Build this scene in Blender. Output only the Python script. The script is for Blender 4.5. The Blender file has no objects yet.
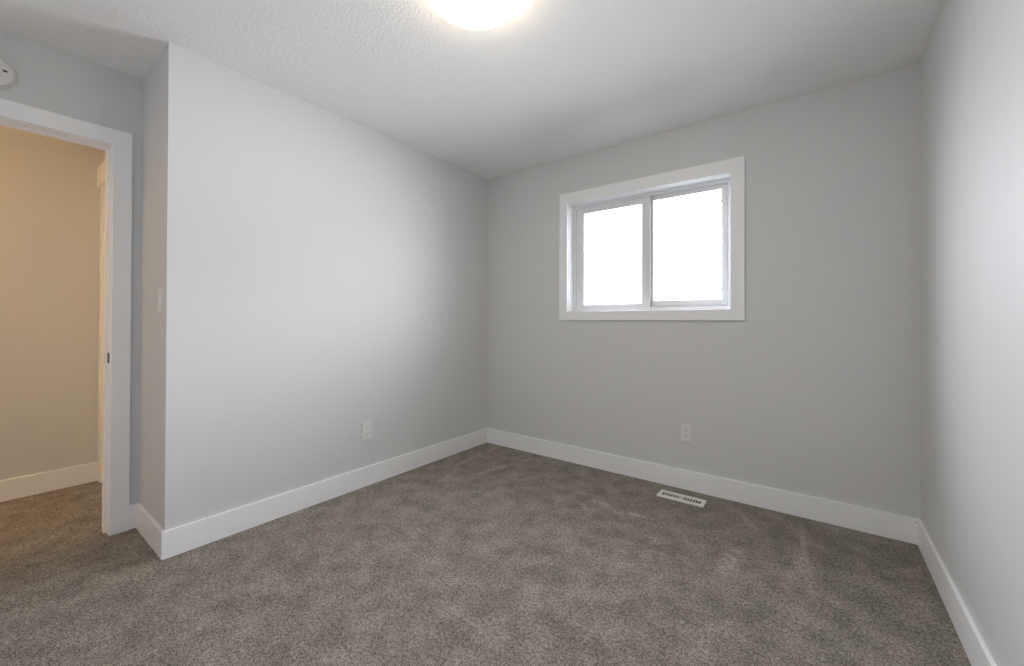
import bpy, bmesh, math
from mathutils import Vector, Matrix

# ------------------------------------------------------------------ camera, sky, light, exposure
S = bpy.context.scene
C = S.collection
F_PX = 401.5374
yaw, pit, rol = (math.radians(a) for a in (35.7362, -0.3285, 0.1644))
F = Vector((-math.sin(yaw) * math.cos(pit), math.cos(yaw) * math.cos(pit), -math.sin(pit)))
R = Vector((math.cos(yaw), math.sin(yaw), 0))
U = R.cross(F)
R2 = math.cos(rol) * R + math.sin(rol) * U
U2 = -math.sin(rol) * R + math.cos(rol) * U
cam = bpy.data.cameras.new('camera')
cam.sensor_width = 36.0
cam.sensor_fit = 'HORIZONTAL'
cam.lens = F_PX / 1024 * 36.0
cam.shift_x = -17.6706 / 1024
cam.shift_y = -14.038 / 1024
cam.clip_start = 0.02
co = bpy.data.objects.new('camera', cam)
C.objects.link(co)
M = Matrix((R2, U2, -F)).transposed().to_4x4()
M.translation = Vector((2.5029, -2.8039, 1.1207))
co.matrix_world = M
S.camera = co

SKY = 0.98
LAMP = 20.0
HALL = 54.0
S.view_settings.view_transform = 'Standard'
S.view_settings.look = 'None'
S.view_settings.gamma = 1.0
S.view_settings.use_curve_mapping = False
S.view_settings.exposure = 0.0
cy = S.cycles
cy.max_bounces = 16
cy.diffuse_bounces = 12
cy.glossy_bounces = 4
cy.transparent_max_bounces = 8
cy.caustics_reflective = False
cy.caustics_refractive = False
cy.sample_clamp_indirect = 0.0
cy.sample_clamp_direct = 5.0
cy.use_denoising = True

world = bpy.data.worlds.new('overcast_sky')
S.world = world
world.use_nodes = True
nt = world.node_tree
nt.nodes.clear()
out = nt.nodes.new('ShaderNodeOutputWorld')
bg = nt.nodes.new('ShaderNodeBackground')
tc = nt.nodes.new('ShaderNodeTexCoord')
sep = nt.nodes.new('ShaderNodeSeparateXYZ')
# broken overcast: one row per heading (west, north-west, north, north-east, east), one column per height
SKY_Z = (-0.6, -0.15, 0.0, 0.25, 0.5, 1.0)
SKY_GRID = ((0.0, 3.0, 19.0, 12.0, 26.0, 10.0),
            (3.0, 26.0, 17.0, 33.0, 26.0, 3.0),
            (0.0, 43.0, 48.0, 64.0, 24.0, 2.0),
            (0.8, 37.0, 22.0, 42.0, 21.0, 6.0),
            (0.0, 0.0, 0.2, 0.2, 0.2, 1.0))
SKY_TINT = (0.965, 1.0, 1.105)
def wmath(op, *ins, clamp=False):
    k = nt.nodes.new('ShaderNodeMath'); k.operation = op; k.use_clamp = clamp
    for i, v in enumerate(ins):
        if isinstance(v, (int, float)): k.inputs[i].default_value = v
        else: nt.links.new(v, k.inputs[i])
    return k.outputs[0]
nt.links.new(tc.outputs['Generated'], sep.inputs[0])
X_, Y_, Z_ = (sep.outputs[i] for i in range(3))
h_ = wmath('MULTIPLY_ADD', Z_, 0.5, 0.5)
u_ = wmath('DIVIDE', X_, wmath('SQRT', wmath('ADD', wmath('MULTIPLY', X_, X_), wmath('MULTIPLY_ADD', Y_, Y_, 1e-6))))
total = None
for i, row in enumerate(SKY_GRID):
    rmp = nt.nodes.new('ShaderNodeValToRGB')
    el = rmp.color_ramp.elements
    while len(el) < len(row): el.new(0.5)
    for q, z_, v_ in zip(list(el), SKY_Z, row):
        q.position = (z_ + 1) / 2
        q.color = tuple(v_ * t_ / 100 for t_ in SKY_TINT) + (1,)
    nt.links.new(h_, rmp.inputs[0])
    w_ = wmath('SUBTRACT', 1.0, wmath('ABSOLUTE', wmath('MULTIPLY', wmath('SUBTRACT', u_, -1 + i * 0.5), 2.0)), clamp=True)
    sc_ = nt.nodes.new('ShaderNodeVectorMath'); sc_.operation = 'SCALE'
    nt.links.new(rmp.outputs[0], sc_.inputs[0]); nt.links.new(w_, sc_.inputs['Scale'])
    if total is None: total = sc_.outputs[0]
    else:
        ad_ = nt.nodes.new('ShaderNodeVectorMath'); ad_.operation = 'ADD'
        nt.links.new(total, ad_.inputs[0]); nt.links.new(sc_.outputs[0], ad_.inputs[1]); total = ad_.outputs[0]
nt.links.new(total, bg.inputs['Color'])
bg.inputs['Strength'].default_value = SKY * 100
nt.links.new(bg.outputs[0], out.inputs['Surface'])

# ------------------------------------------------------------------ dimensions (metres)
H = 2.44
W = 2.921
L = 2.2655          # length of the left wall, window wall to the jut
D = 0.502          # the door wall stands this far behind the left wall
T = 0.115          # partition thickness
YN = -3.27         # near wall, behind the camera
HX = -1.594        # far wall of the hall
HE = -2.270        # end wall of the hall
HN = -5.2          # near end of the hall
HB, TB = 0.1285, 0.014

# ------------------------------------------------------------------ materials
def mat(name):
    m = bpy.data.materials.new(name)
    m.use_nodes = True
    n = m.node_tree
    return m, n, n.nodes['Principled BSDF']

def noise(n, scale, detail=2.0, rough=0.5, vec=None):
    t = n.nodes.new('ShaderNodeTexNoise')
    t.inputs['Scale'].default_value = scale
    t.inputs['Detail'].default_value = detail
    t.inputs['Roughness'].default_value = rough
    if vec is not None:
        n.links.new(vec, t.inputs['Vector'])
    return t

def obj_coord(n):
    return n.nodes.new('ShaderNodeTexCoord').outputs['Object']

def bump(n, b, height, strength, dist):
    k = n.nodes.new('ShaderNodeBump')
    k.inputs['Strength'].default_value = strength
    k.inputs['Distance'].default_value = dist
    n.links.new(height, k.inputs['Height'])
    n.links.new(k.outputs[0], b.inputs['Normal'])
    return k

def plain(name, col, rough, spec=0.5, metal=0.0, bscale=None, bstr=0.1, bdist=0.001):
    m, n, b = mat(name)
    b.inputs['Base Color'].default_value = (*col, 1)
    b.inputs['Roughness'].default_value = rough
    b.inputs['Specular IOR Level'].default_value = spec
    b.inputs['Metallic'].default_value = metal
    if bscale:
        t = noise(n, bscale, 3, 0.55, obj_coord(n))
        bump(n, b, t.outputs['Fac'], bstr, bdist)
    return m

M_WALL = plain('grey_wall_paint', (0.662, 0.668, 0.668), 0.5, 0.35, 0, 260, 0.12, 0.0006)
M_TRIM = plain('white_trim_paint', (0.885, 0.895, 0.905), 0.38, 0.5)
M_VINYL = plain('white_vinyl', (0.75, 0.76, 0.77), 0.35, 0.5)
M_PLASTIC = plain('white_plastic', (0.78, 0.78, 0.78), 0.35, 0.5)
M_OFFWHITE = plain('alarm_plastic', (0.76, 0.76, 0.75), 0.5, 0.4, 0, 900, 0.3, 0.0006)
M_SLOT = plain('dark_slot', (0.03, 0.03, 0.03), 0.6, 0.3)
M_SCREW = plain('screw_paint', (0.55, 0.55, 0.55), 0.4, 0.5)
M_BLACK = plain('black_metal', (0.012, 0.012, 0.013), 0.4, 0.5, 0.6)
M_VENT = plain('cream_enamel', (0.80, 0.78, 0.72), 0.4, 0.5)
M_GASKET = plain('grey_gasket', (0.22, 0.22, 0.225), 0.6, 0.3)
M_PAN = plain('brushed_nickel', (0.55, 0.53, 0.50), 0.35, 0.5, 0.9)
M_FILLER = plain('nail_hole_dent', (0.25, 0.25, 0.25), 0.8, 0.2)

# ceiling: sprayed stipple texture
M_CEIL, n, b = mat('stipple_ceiling')
b.inputs['Base Color'].default_value = (0.84, 0.84, 0.835, 1)
b.inputs['Roughness'].default_value = 0.9
b.inputs['Specular IOR Level'].default_value = 0.15
oc = obj_coord(n)
t1 = noise(n, 85, 3, 0.55, oc)
r1 = n.nodes.new('ShaderNodeValToRGB')
r1.color_ramp.elements[0].position = 0.42
r1.color_ramp.elements[1].position = 0.62
n.links.new(t1.outputs['Fac'], r1.inputs[0])
bump(n, b, r1.outputs[0], 0.5, 0.0015)

# carpet: speckled cut pile with brushed nap marks
M_CARPET, n, b = mat('cut_pile_carpet')
oc = obj_coord(n)
fine = noise(n, 210, 3, 0.75, oc)
mid = noise(n, 75, 2, 0.6, oc)
big = noise(n, 8.0, 6, 0.66, oc)
mx = n.nodes.new('ShaderNodeMath'); mx.operation = 'MULTIPLY_ADD'
n.links.new(mid.outputs['Fac'], mx.inputs[0]); mx.inputs[1].default_value = 0.35
n.links.new(fine.outputs['Fac'], mx.inputs[2])
rp = n.nodes.new('ShaderNodeValToRGB')
rp.color_ramp.elements[0].position = 0.54; rp.color_ramp.elements[0].color = (0.087, 0.076, 0.064, 1)
rp.color_ramp.elements[1].position = 0.82; rp.color_ramp.elements[1].color = (0.535, 0.485, 0.425, 1)
n.links.new(mx.outputs[0], rp.inputs[0])
nap = n.nodes.new('ShaderNodeMapRange')
nap.inputs['From Min'].default_value = 0.36; nap.inputs['From Max'].default_value = 0.66
nap.inputs['To Min'].default_value = 0.74; nap.inputs['To Max'].default_value = 1.18
n.links.new(big.outputs['Fac'], nap.inputs['Value'])

def streak(x0, y0, x1, y1, w0, w1, gain):
    """a brushed mark in the pile: a soft tapered stroke from (x0,y0) to (x1,y1), broken up by noise"""
    def mth(op, a, c=None, clamp=False):
        k = n.nodes.new('ShaderNodeMath'); k.operation = op; k.use_clamp = clamp
        for i, v in enumerate((a, c)):
            if v is None: continue
            if isinstance(v, (int, float)): k.inputs[i].default_value = v
            else: n.links.new(v, k.inputs[i])
        return k.outputs[0]
    dx, dy = x1 - x0, y1 - y0
    ln = math.hypot(dx, dy); dx /= ln; dy /= ln
    px = mth('SUBTRACT', sx.outputs['X'], x0); py = mth('SUBTRACT', sx.outputs['Y'], y0)
    t = mth('ADD', mth('MULTIPLY', px, dx), mth('MULTIPLY', py, dy))
    s = mth('ADD', mth('MULTIPLY', px, -dy), mth('MULTIPLY', py, dx))
    tt = mth('DIVIDE', t, ln, True)
    wdt = mth('ADD', mth('MULTIPLY', tt, w1 - w0), w0)
    over = mth('SUBTRACT', t, mth('MULTIPLY', tt, ln))
    d2 = mth('ADD', mth('MULTIPLY', s, s), mth('MULTIPLY', over, over))
    q = mth('DIVIDE', mth('SQRT', d2), wdt)
    f = mth('SUBTRACT', 1.0, q, True)
    f = mth('MULTIPLY', f, mth('MULTIPLY', brk.outputs[0], gain))
    return f
sx = n.nodes.new('ShaderNodeSeparateXYZ'); n.links.new(oc, sx.inputs[0])
brkn = noise(n, 26, 4, 0.65, oc)
brk = n.nodes.new('ShaderNodeMapRange')
brk.inputs['From Min'].default_value = 0.38; brk.inputs['From Max'].default_value = 0.66
n.links.new(brkn.outputs['Fac'], brk.inputs['Value'])
NAPS = [(2.15, -0.85, 2.17, -0.70, .05, .07, 1.2), (2.17, -0.70, 2.20, -0.60, .06, .05, .9),
        (2.13, -0.17, 2.23, -0.34, .018, .03, .9), (2.05, -0.22, 2.09, -0.19, .03, .03, .7),
        (2.428, -0.12, 2.443, -0.40, .012, .022, 1.3), (2.443, -0.40, 2.39, -0.82, .028, .04, 1.0),
        (2.45, -0.42, 2.475, -0.78, .02, .07, .7),
        (1.55, -0.57, 1.63, -0.545, .05, .04, 1.2), (1.63, -0.55, 1.72, -0.54, .03, .03, 1.0),
        (1.82, -0.74, 1.83, -0.98, .03, .05, .9), (1.76, -0.72, 1.82, -0.76, .03, .03, .9), (1.72, -0.95, 1.78, -1.20, .04, .07, .5),
        (1.36, -0.52, 1.44, -0.53, .05, .04, 1.1), (1.25, -0.44, 1.30, -0.47, .04, .04, 1.0), (1.10, -0.32, 1.16, -0.33, .05, .04, .8),
        (1.30, -0.60, 1.40, -0.66, .04, .04, .8), (1.15, -0.62, 1.20, -0.70, .04, .05, .7),
        (0.177, -0.05, 0.22, -0.60, .020, .030, 1.5), (0.60, -0.12, 0.47, -0.64, .020, .034, 1.5),
        (0.90, -0.28, 0.78, -0.56, .03, .04, .8), (0.30, -0.62, 0.36, -0.90, .03, .05, .5)]
acc = None
for a in NAPS:
    o = streak(*a)
    if acc is None: acc = o
    else:
        k = n.nodes.new('ShaderNodeMath'); k.operation = 'ADD'
        n.links.new(acc, k.inputs[0]); n.links.new(o, k.inputs[1]); acc = k.outputs[0]
k = n.nodes.new('ShaderNodeMath'); k.operation = 'MULTIPLY_ADD'
kc = n.nodes.new('ShaderNodeMath'); kc.operation = 'MINIMUM'; kc.inputs[1].default_value = 0.85
n.links.new(acc, kc.inputs[0])
n.links.new(kc.outputs[0], k.inputs[0]); k.inputs[1].default_value = 0.58; n.links.new(nap.outputs[0], k.inputs[2])
vm = n.nodes.new('ShaderNodeVectorMath'); vm.operation = 'SCALE'
n.links.new(rp.outputs[0], vm.inputs[0]); n.links.new(k.outputs[0], vm.inputs['Scale'])
n.links.new(vm.outputs[0], b.inputs['Base Color'])
b.inputs['Roughness'].default_value = 0.95
b.inputs['Specular IOR Level'].default_value = 0.1
bump(n, b, mx.outputs[0], 0.9, 0.006)

# window glass: a thin clear pane
M_GLASS = bpy.data.materials.new('clear_glass')
M_GLASS.use_nodes = True
n = M_GLASS.node_tree; n.nodes.clear()
o_ = n.nodes.new('ShaderNodeOutputMaterial'); mixn = n.nodes.new('ShaderNodeMixShader')
tr = n.nodes.new('ShaderNodeBsdfTransparent'); tr.inputs[0].default_value = (0.98, 0.985, 0.983, 1)
gl = n.nodes.new('ShaderNodeBsdfGlossy'); gl.inputs['Roughness'].default_value = 0.02
lw = n.nodes.new('ShaderNodeLayerWeight'); lw.inputs['Blend'].default_value = 0.5
pw = n.nodes.new('ShaderNodeMath'); pw.operation = 'POWER'; pw.inputs[1].default_value = 5.0
n.links.new(lw.outputs['Facing'], pw.inputs[0])
fr = n.nodes.new('ShaderNodeMath'); fr.operation = 'MULTIPLY_ADD'      # Schlick reflectance of one face
n.links.new(pw.outputs[0], fr.inputs[0]); fr.inputs[1].default_value = 0.95; fr.inputs[2].default_value = 0.04
n.links.new(fr.outputs[0], mixn.inputs[0]); n.links.new(tr.outputs[0], mixn.inputs[1]); n.links.new(gl.outputs[0], mixn.inputs[2])
n.links.new(mixn.outputs[0], o_.inputs['Surface'])

def lamp_mat(name, col, st):
    m, n, b = mat(name)
    b.inputs['Base Color'].default_value = (0.85, 0.83, 0.80, 1)
    b.inputs['Roughness'].default_value = 0.3
    b.inputs['Emission Color'].default_value = (*col, 1)
    z = n.nodes.new('ShaderNodeSeparateXYZ')              # opal glass glows less at its rim than under the bulbs
    n.links.new(n.nodes.new('ShaderNodeTexCoord').outputs['Object'], z.inputs[0])
    mr = n.nodes.new('ShaderNodeMapRange')
    mr.inputs['From Min'].default_value = -0.020; mr.inputs['From Max'].default_value = -0.075
    mr.inputs['To Min'].default_value = st * 0.28; mr.inputs['To Max'].default_value = st
    n.links.new(z.outputs['Z'], mr.inputs['Value'])
    n.links.new(mr.outputs[0], b.inputs['Emission Strength'])
    return m
M_DOME = lamp_mat('lit_opal_glass', (1.0, 0.83, 0.56), LAMP)
M_HALLDOME = lamp_mat('lit_hall_glass', (1.0, 0.60, 0.25), HALL)

# ------------------------------------------------------------------ mesh helpers
def obj(name, bm, material, parent=None, smooth=False):
    me = bpy.data.meshes.new(name)
    bmesh.ops.recalc_face_normals(bm, faces=bm.faces)
    bm.to_mesh(me); bm.free()
    me.materials.append(material)
    if smooth:
        for p in me.polygons: p.use_smooth = True
    o = bpy.data.objects.new(name, me)
    C.objects.link(o)
    if parent is not None: o.parent = parent
    return o

def struct(o, label, cat):
    o['kind'] = 'structure'; o['label'] = label; o['category'] = cat
    return o

def empty(name, loc, rotz=0.0):
    o = bpy.data.objects.new(name, None)
    o.empty_display_size = 0.05
    o.location = loc; o.rotation_euler = (0, 0, rotz)
    C.objects.link(o)
    return o

def tag(o, label, cat, group=None):
    o['label'] = label; o['category'] = cat
    if group: o['group'] = group
    return o

AX = {'z': lambda a, b_, c: (a, b_, c), 'y': lambda a, b_, c: (a, c, b_), 'x': lambda a, b_, c: (c, a, b_)}
def prism(poly, c0, c1, axis='z', bm=None):
    """extrude a 2-D polygon along an axis; z: (x,y), y: (x,z), x: (y,z)"""
    bm = bm or bmesh.new()
    f = AX[axis]
    lo = [bm.verts.new(f(p[0], p[1], c0)) for p in poly]
    hi = [bm.verts.new(f(p[0], p[1], c1)) for p in poly]
    bm.faces.new(lo); bm.faces.new(hi)
    k = len(poly)
    for i in range(k):
        bm.faces.new((lo[i], lo[(i + 1) % k], hi[(i + 1) % k], hi[i]))
    return bm

def box(x0, x1, y0, y1, z0, z1, bm=None):
    return prism([(x0, y0), (x1, y0), (x1, y1), (x0, y1)], z0, z1, 'z', bm)

def ring(a0, a1, b0, b1, ha0, ha1, hb0, hb1, c0, c1, axis='y', bm=None):
    """a rectangular frame (outer a,b; hole ha,hb) extruded from c0 to c1"""
    bm = bm or bmesh.new()
    f = AX[axis]
    O = [(a0, b0), (a1, b0), (a1, b1), (a0, b1)]
    I = [(ha0, hb0), (ha1, hb0), (ha1, hb1), (ha0, hb1)]
    vs = [[bm.verts.new(f(p[0], p[1], c)) for p in P] for P in (O, I) for c in (c0, c1)]
    ol, oh, il, ih = vs
    for i in range(4):
        j = (i + 1) % 4
        bm.faces.new((ol[i], ol[j], il[j], il[i]))
        bm.faces.new((oh[i], oh[j], ih[j], ih[i]))
        bm.faces.new((ol[i], ol[j], oh[j], oh[i]))
        bm.faces.new((il[i], il[j], ih[j], ih[i]))
    return bm

def bevel(bm, w, seg=2, test=None):
    bmesh.ops.remove_doubles(bm, verts=bm.verts, dist=1e-6)
    bmesh.ops.recalc_face_normals(bm, faces=bm.faces)
    ed = [e for e in bm.edges if e.is_manifold and e.calc_face_angle(0) > 0.5 and (test is None or test(e))]
    if ed:
        bmesh.ops.bevel(bm, geom=ed, offset=w, segments=seg, profile=0.6, affect='EDGES', clamp_overlap=True)
    return bm

def lathe(profile, segs=64, origin=(0, 0, 0), axis='z'):
    bm = bmesh.new()
    rows = []
    for r, z in profile:
        if r < 1e-6:
            rows.append([bm.verts.new((0, 0, z))])
        else:
            rows.append([bm.verts.new((r * math.cos(2 * math.pi * i / segs), r * math.sin(2 * math.pi * i / segs), z)) for i in range(segs)])
    for a, b_ in zip(rows, rows[1:]):
        for i in range(segs):
            j = (i + 1) % segs
            if len(a) == 1 and len(b_) == 1: continue
            if len(a) == 1: bm.faces.new((a[0], b_[i], b_[j]))
            elif len(b_) == 1: bm.faces.new((a[i], a[j], b_[0]))
            else: bm.faces.new((a[i], a[j], b_[j], b_[i]))
    if axis == 'x':                       # axis of revolution along +x
        bmesh.ops.rotate(bm, verts=bm.verts, cent=(0, 0, 0), matrix=Matrix.Rotation(math.pi / 2, 3, 'Y'))
    bmesh.ops.translate(bm, verts=bm.verts, vec=origin)
    return bm

def rounded(w, h, r, n_=5):
    pts = []
    for cx_, cy_, a0 in ((w / 2 - r, h / 2 - r, 0), (-w / 2 + r, h / 2 - r, 90), (-w / 2 + r, -h / 2 + r, 180), (w / 2 - r, -h / 2 + r, 270)):
        for k_ in range(n_ + 1):
            a = math.radians(a0 + 90 * k_ / n_)
            pts.append((cx_ + r * math.cos(a), cy_ + r * math.sin(a)))
    return pts

# ------------------------------------------------------------------ room shell
XO = HX - T                                            # outer limits
struct(obj('floor', box(XO, W + .16, HN - T, .16, -0.12, 0.0), M_CARPET), 'speckled taupe cut pile carpet covering bedroom and hall', 'carpet floor')
struct(obj('ceiling', box(XO, W + .16, HN - T, .16, H, H + .12), M_CEIL), 'white stippled ceiling over bedroom and hall', 'ceiling')

WX0, WX1, WZ0, WZ1 = 0.858, 2.060, 1.190, 2.072        # rough opening of the window
struct(obj('wall_back', ring(-T, W + .16, 0, H, WX0, WX1, WZ0, WZ1, 0.0, 0.125, 'y'), M_WALL), 'grey painted wall with the window in it', 'wall')
struct(obj('wall_left', prism([(0, 0), (0, -L), (-T, -L + T), (-T, 0)], 0, H), M_WALL), 'long grey painted wall left of the window', 'wall')
struct(obj('wall_niche', prism([(0, -L), (-D, -L), (-D, -L + T), (-T, -L + T)], 0, H), M_WALL), 'narrow grey return wall beside the doorway, light switch on it', 'wall')
struct(obj('wall_right', box(W, W + .16, YN - T, 0, 0, H), M_WALL), 'grey painted wall at the right edge of the room', 'wall')
struct(obj('wall_near', box(-D, W, YN - T, YN, 0, H), M_WALL), 'grey painted wall facing the window wall', 'wall')
DY0, DY1, DZ = -3.165, -2.383, 2.034                   # clear opening of the doorway
JT = 0.018
struct(obj('wall_entry', prism([(HN, 0), (DY0 - JT, 0), (DY0 - JT, DZ + JT), (DY1 + JT, DZ + JT), (DY1 + JT, 0), (-L + T, 0), (-L + T, H), (HN, H)], -D - T, -D, 'x'), M_WALL), 'grey painted wall around the open doorway', 'wall')
struct(obj('wall_hall', box(XO, HX, HN, HE + T, 0, H), M_WALL), 'far wall of the hall seen through the doorway', 'wall')
HDX0, HDX1, HDZ = -1.512, -0.760, 2.045
struct(obj('wall_hall_end', prism([(HX, 0), (HDX0, 0), (HDX0, HDZ), (HDX1, HDZ), (HDX1, 0), (-D - T, 0), (-D - T, H), (HX, H)], HE, HE + T, 'y'), M_WALL), 'end wall of the hall with white door trim', 'wall')
struct(obj('wall_hall_near', box(XO, -D - T, HN - T, HN, 0, H), M_WALL), 'wall closing the near end of the hall', 'wall')

# baseboards: flat boards, eased top edge
def baseboard(name, poly, label):
    bm = prism(poly, 0.0, HB)
    bevel(bm, 0.0025, 2, lambda e: all(v.co.z > HB - 1e-4 for v in e.verts))
    return struct(obj(name, bm, M_TRIM), label, 'baseboard')
t = TB
baseboard('baseboard_left', [(0, 0), (t, -t), (t, -L - t), (0, -L)], 'white baseboard along the long left wall')
bb = baseboard('baseboard_back', [(0, 0), (W, 0), (W - t, -t), (t, -t)], 'white baseboard under the window')
baseboard('baseboard_right', [(W, 0), (W, YN), (W - t, YN), (W - t, -t)], 'white baseboard along the right wall')
baseboard('baseboard_niche', [(0, -L), (t, -L - t), (-D + t, -L - t), (-D, -L)], 'short white baseboard on the return beside the doorway')
baseboard('baseboard_entry', [(-D, -L), (-D + t, -L - t), (-D + t, -2.3058), (-D, -2.3058)], 'stub of white baseboard between door casing and corner')
baseboard('baseboard_near', [(-D, YN), (-D, YN + t), (W - t, YN + t), (W - t, YN)], 'white baseboard opposite the window')
baseboard('baseboard_hall', [(HX, HN), (HX + t, HN), (HX + t, HE - .0135), (HX, HE - .0135)], 'white baseboard in the hall beyond the doorway')
# a filled nail hole in the right end of the back board
obj('nail_hole', lathe([(0, .0006), (.0032, .0004), (.0032, -.0004)], 16), M_FILLER, bb)
nh = bb.children[0]; nh.rotation_euler = (math.pi / 2, 0, 0); nh.location = (W - 0.0215, -TB - .0002, 0.1105)

# ------------------------------------------------------------------ window
win = empty('window_1', (1.46, 0, 1.195))
struct(win, 'white framed sliding window with two panes and flat casing', 'window')
def wpart(name, bm, m, parent=win, smooth=False):
    bmesh.ops.translate(bm, verts=bm.verts, vec=-Vector((1.46, 0, 1.195)))
    return obj(name, bm, m, parent, smooth)
IX0, IX1, IZ0, IZ1 = 0.871, 2.048, 1.204, 2.059        # inside of the jamb liner
wpart('casing', bevel(ring(0.7937, 2.132, 1.1307, 2.1494, 0.8662, 2.0525, 1.200, 2.063, -.018, 0.0), .0015), M_TRIM)
wpart('jamb_liner', ring(WX0, WX1, WZ0, WZ1, IX0, IX1, IZ0, IZ1, 0.0, 0.075), M_TRIM)
FY = 0.072
bm = ring(WX0, WX1, WZ0, WZ1, .896, 2.026, 1.225, 2.036, FY + .001, FY + .012)
ring(WX0, WX1, WZ0, WZ1, .890, 2.030, 1.219, 2.040, FY + .012, 0.124, 'y', bm)
fr_ = wpart('window_frame', bevel(bm, .0012, 1), M_VINYL)
# sliding sash on the left, in the inner track
sash = wpart('sliding_sash', bevel(ring(.891, 1.506, 1.220, 2.039, .957, 1.445, 1.252, 1.996, FY + .013, FY + .029), .002), M_VINYL)
def sub(name, bm, m, parent):
    bmesh.ops.translate(bm, verts=bm.verts, vec=-Vector((1.46, 0, 1.195)))
    return obj(name, bm, m, parent)
sub('glazing_bead', ring(.955, 1.447, 1.250, 1.998, .9595, 1.4425, 1.2545, 1.9935, FY + .016, FY + .028), M_GASKET, sash)
sub('glass_pane', box(.959, 1.443, FY + .020, FY + .024, 1.254, 1.994), M_GLASS, sash)
sub('interlock', bevel(box(1.490, 1.5075, FY + .008, FY + .029, 1.221, 2.038), .001, 1), M_VINYL, sash)
sub('weatherstrip', box(1.5065, 1.5090, FY + .016, FY + .031, 1.222, 2.037), M_GASKET, sash)
# fixed light on the right, outer track
fix = wpart('fixed_sash', bevel(ring(1.480, 2.031, 1.218, 2.041, 1.520, 1.984, 1.270, 2.011, FY + .030, FY + .046), .0015), M_VINYL)
sub('glazing_bead', ring(1.518, 1.986, 1.268, 2.013, 1.5225, 1.9815, 1.272, 2.0085, FY + .033, FY + .045), M_GASKET, fix)
sub('glass_pane', box(1.522, 1.982, FY + .037, FY + .041, 1.2715, 2.009), M_GLASS, fix)
# two little stops on the right frame
for zz in (1.335, 1.925):
    wpart('sash_stop', bevel(box(1.975, 1.987, FY + .022, FY + .031, zz - .012, zz + .012), .001, 1), M_VINYL)

# daylight sampling portal in the opening (marks where the sky comes in; gives no light of its own)
pl = bpy.data.lights.new('window_portal', 'AREA')
pl.shape = 'RECTANGLE'; pl.size = 1.16; pl.size_y = 0.84
pl.cycles.is_portal = True
po = bpy.data.objects.new('window_portal', pl); C.objects.link(po)
po.location = (1.46, 0.13, 1.63)
po.rotation_euler = (-math.pi / 2, 0, 0)

# ------------------------------------------------------------------ doorway
door = empty('door_1', (-D, (DY0 + DY1) / 2, 0))
struct(door, 'open doorway to the hall with white casing and jamb', 'doorway')
DV = Vector((-D, (DY0 + DY1) / 2, 0))
def dpart(name, bm, m, parent=None):
    bmesh.ops.translate(bm, verts=bm.verts, vec=-DV)
    return obj(name, bm, m, parent or door)
cw = 0.0722
ci0, ci1, ciz = DY0 - .005, DY1 + .005, DZ + .005
def n_frame(a0, a1, top, i0, i1, itop):
    return [(a0, 0), (i0, 0), (i0, itop), (i1, itop), (i1, 0), (a1, 0), (a1, top), (a0, top)]
dpart('casing', bevel(prism(n_frame(ci0 - cw, ci1 + cw, 2.1186, ci0, ci1, ciz), -D, -D + .018, 'x'), .0015), M_TRIM)
dpart('hall_casing', bevel(prism(n_frame(ci0 - cw, ci1 + cw, 2.1186, ci0, ci1, ciz), -D - T - .015, -D - T, 'x'), .0015), M_TRIM)
dpart('jamb', bevel(prism(n_frame(DY0 - JT, DY1 + JT, DZ + JT, DY0, DY1, DZ), -D - T, -D, 'x'), .001, 1), M_TRIM)
dpart('door_stop', bevel(prism(n_frame(DY0, DY1, DZ, DY0 + .011, DY1 - .011, DZ - .011), -D - .082, -D - .043, 'x'), .0015), M_TRIM)
sp = dpart('strike_plate', prism([(a - D - .0175, b_ + .922) for a, b_ in rounded(.034, .054, .006)], DY1 - .0022, DY1 + .001, 'y'), M_BLACK)
sp['label'] = 'black metal strike plate'

# door at the end of the hall
d2 = empty('door_2', ((HDX0 + HDX1) / 2, HE, 0))
struct(d2, 'door at the end of the hall with tall head board, mostly hidden', 'door')
DV = Vector(((HDX0 + HDX1) / 2, HE, 0))
def d2part(name, bm, m):
    bmesh.ops.translate(bm, verts=bm.verts, vec=-DV)
    return obj(name, bm, m, d2)
d2part('casing_leg', bevel(box(HX + .003, HDX0 + .004, HE - .0135, HE, 0, 2.042), .0012), M_TRIM)
d2part('casing_leg', bevel(box(HDX1 - .004, HDX1 + .075, HE - .0135, HE, 0, 2.042), .0012), M_TRIM)
d2part('head_board', bevel(box(HX + .001, HDX1 + .082, HE - .028, HE, 2.042, 2.178), .0015), M_TRIM)
d2part('jamb', prism([(HDX0, 0), (HDX0 + .016, 0), (HDX0 + .016, HDZ - .016), (HDX1 - .016, HDZ - .016), (HDX1 - .016, 0), (HDX1, 0), (HDX1, HDZ), (HDX0, HDZ)], HE, HE + T, 'y'), M_TRIM)
d2part('door_slab', bevel(box(HDX0 + .018, HDX1 - .018, HE + .030, HE + .065, .012, HDZ - .018), .0015), M_TRIM)

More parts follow.
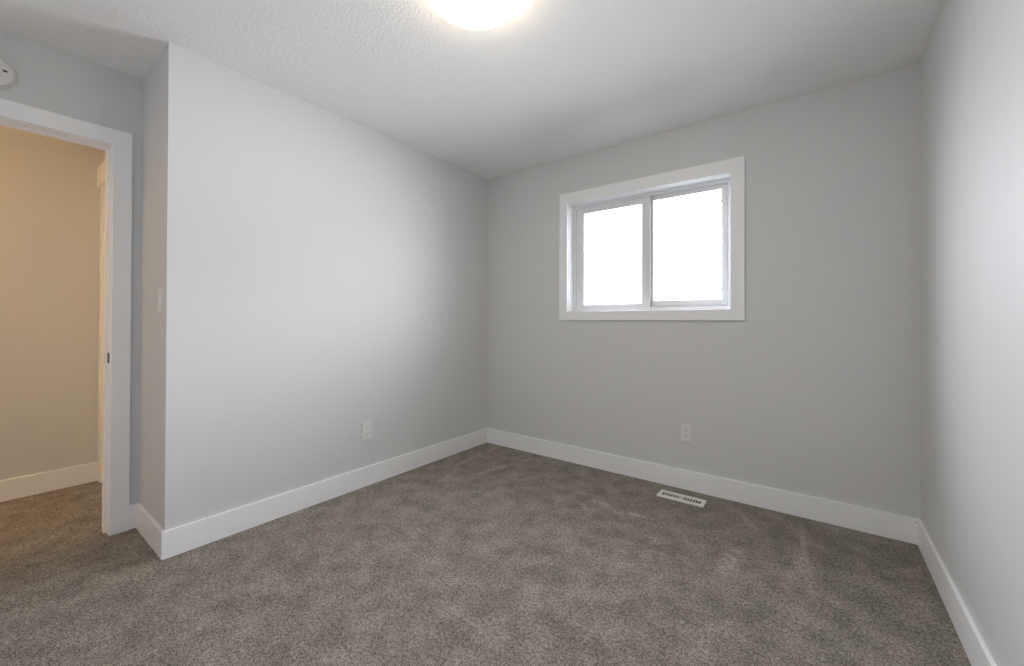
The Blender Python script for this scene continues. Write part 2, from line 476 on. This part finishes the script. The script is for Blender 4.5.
# ------------------------------------------------------------------ duplex outlets (built facing -y)
def rot_place(bm, rotx=math.pi / 2):
    bmesh.ops.rotate(bm, verts=bm.verts, cent=(0, 0, 0), matrix=Matrix.Rotation(rotx, 3, 'X'))
    return bm
def face_prism(poly, d0, d1, ox=0, oz=0):              # polygon in x,z, from depth d0 to d1 in front of the wall (-y)
    return prism([(p[0] + ox, p[1] + oz) for p in poly], -d1, -d0, 'y')
def outlet():
    r = empty('wall_outlet', (0, 0, 0))
    # plate with its decorator opening
    bm = ring(-.035, .035, -.057, .057, -.0168, .0168, -.0335, .0335, -.0062, 0)
    obj('faceplate', bevel(bm, .0018, 2, lambda e: all(v.co.y < -.006 for v in e.verts)), M_PLASTIC, r)
    body = obj('receptacle', bevel(face_prism(rounded(.0328, .0662, .002), 0, .0052), .0008, 1), M_PLASTIC, r)
    for zc in (.0185, -.0185):
        f = obj('socket_face', bevel(face_prism(rounded(.026, .027, .008), .005, .0068, 0, zc), .0008, 1), M_PLASTIC, body)
        s = bmesh.new()
        for dx, hh in ((-.0064, .0085), (.0064, .0070)):
            prism([(dx - .0011, zc + .003 - hh / 2), (dx + .0011, zc + .003 - hh / 2), (dx + .0011, zc + .003 + hh / 2), (dx - .0011, zc + .003 + hh / 2)], -.0071, -.0060, 'y', s)
        prism([(p[0], p[1] + zc - .0078) for p in rounded(.005, .0052, .0024)], -.0071, -.0060, 'y', s)
        obj('socket_slots', s, M_SLOT, body)
    for zc in (.0475, -.0475):
        obj('screw', face_prism(rounded(.006, .006, .0029), .0055, .0070, 0, zc), M_SCREW, r)
    return r
def clone(root):
    r = root.copy(); C.objects.link(r)
    for ch in root.children:
        c = ch.copy(); C.objects.link(c); c.parent = r
        for g in ch.children:
            d = g.copy(); C.objects.link(d); d.parent = c
    return r
o1 = outlet()
o1.location = (1.7815, 0, 0.376)
tag(o1, 'white duplex wall outlet on the window wall above the floor vent', 'outlet', 'wall outlets')
o2 = clone(o1)
o2.location = (0, -1.2245, 0.371); o2.rotation_euler = (0, 0, math.pi / 2)
tag(o2, 'white duplex wall outlet on the long left wall', 'outlet', 'wall outlets')

# light switch on the return wall
sw = empty('light_switch', (-.090, -L, 1.218))
tag(sw, 'white rocker light switch on the narrow wall beside the doorway', 'light switch')
obj('faceplate', bevel(ring(-.035, .035, -.057, .057, -.0168, .0168, -.0335, .0335, -.0062, 0), .0018, 2, lambda e: all(v.co.y < -.006 for v in e.verts)), M_PLASTIC, sw)
bm = prism([(-.0015, -.0325), (-.0090, -.0325), (-.0062, 0), (-.0050, .0325), (-.0015, .0325)], -.0160, .0160, 'x')
obj('rocker', bevel(bm, .0006, 1), M_PLASTIC, sw)
for zc in (.0475, -.0475):
    obj('screw', face_prism(rounded(.006, .006, .0029), .0055, .0070, 0, zc), M_SCREW, sw)

# ------------------------------------------------------------------ floor register
vx, vy = 1.7955, -0.174
vent = empty('floor_vent', (vx, vy, 0))
tag(vent, 'cream slotted floor vent set in the carpet near the window wall', 'floor vent')
VW, VD = .141, .053
obj('duct_opening', box(-.122, .122, -.030, .030, .0005, .002), M_SLOT, vent)
bm = bmesh.new()
ring(-VW, VW, -VD, VD, -.118, .118, -.024, .024, .0015, .008, 'z', bm)
bevel(bm, .003, 2, lambda e: all(v.co.z > .0079 for v in e.verts) and max(abs(v.co.x) for v in e.verts) > .1395 or (all(v.co.z > .0079 for v in e.verts) and max(abs(v.co.y) for v in e.verts) > .0525))
obj('faceplate', bm, M_VENT, vent)
nb = 14
for i in range(nb - 1):
    xx = -.118 + .236 * (i + 1) / nb
    wdt = .0052 if i != nb // 2 - 1 else .016
    obj('louver', box(xx - wdt / 2, xx + wdt / 2, -.0245, .0245, .003, .0077), M_VENT, vent)
obj('damper_lever', bevel(box(-.003, .003, -.009, .009, .0076, .0100), .001, 1), M_SCREW, vent)

# ------------------------------------------------------------------ smoke alarm over the doorway
AY, AZ = -2.764, 2.2315
al = empty('smoke_alarm', (-D, AY, AZ))
tag(al, 'round white smoke alarm on the wall above the doorway', 'smoke alarm')
obj('mounting_base', lathe([(0, 0), (.0735, 0), (.0740, .003), (.0740, .012), (.0720, .015), (0, .015)], 64, axis='x'), M_PLASTIC, al)
obj('cover', lathe([(.0660, .015), (.0690, .017), (.0695, .024), (.0680, .031), (.063, .0355), (.045, .0375), (0, .0385)], 64, axis='x'), M_OFFWHITE, al, True)
bm = prism([(a, b_) for a, b_ in rounded(.013, .0075, .002)], .034, .0390, 'x')
bmesh.ops.translate(bm, verts=bm.verts, vec=(0, -2.723 - AY, 2.238 - AZ))
obj('indicator_slot', bm, M_SLOT, al)
bm = lathe([(.016, .036), (.015, .0395), (0, .040)], 32, axis='x')
obj('test_button', bm, M_PLASTIC, al)

# ------------------------------------------------------------------ ceiling lamp
def dome_lamp(loc, label, m):
    r = empty('ceiling_lamp', loc)
    tag(r, label, 'ceiling lamp')
    obj('canopy', lathe([(0, 0), (.150, 0), (.156, -.004), (.156, -.020), (.150, -.022)], 64), M_PAN, r)
    prof = [(.178, -.010), (.188, -.014), (.1905, -.022), (.188, -.032)]
    for i in range(1, 15):
        a = math.pi / 2 * i / 14
        prof.append((.188 * math.cos(a) ** .9 if i < 14 else 0, -.032 - .072 * math.sin(a)))
    obj('glass_dome', lathe(prof, 96), m, r, True)
    return r
dome_lamp((1.414, -1.672, H), 'lit white glass dome lamp on the bedroom ceiling', M_DOME)
dome_lamp((-0.82, -4.12, H), 'lit warm dome lamp on the hall ceiling', M_HALLDOME)
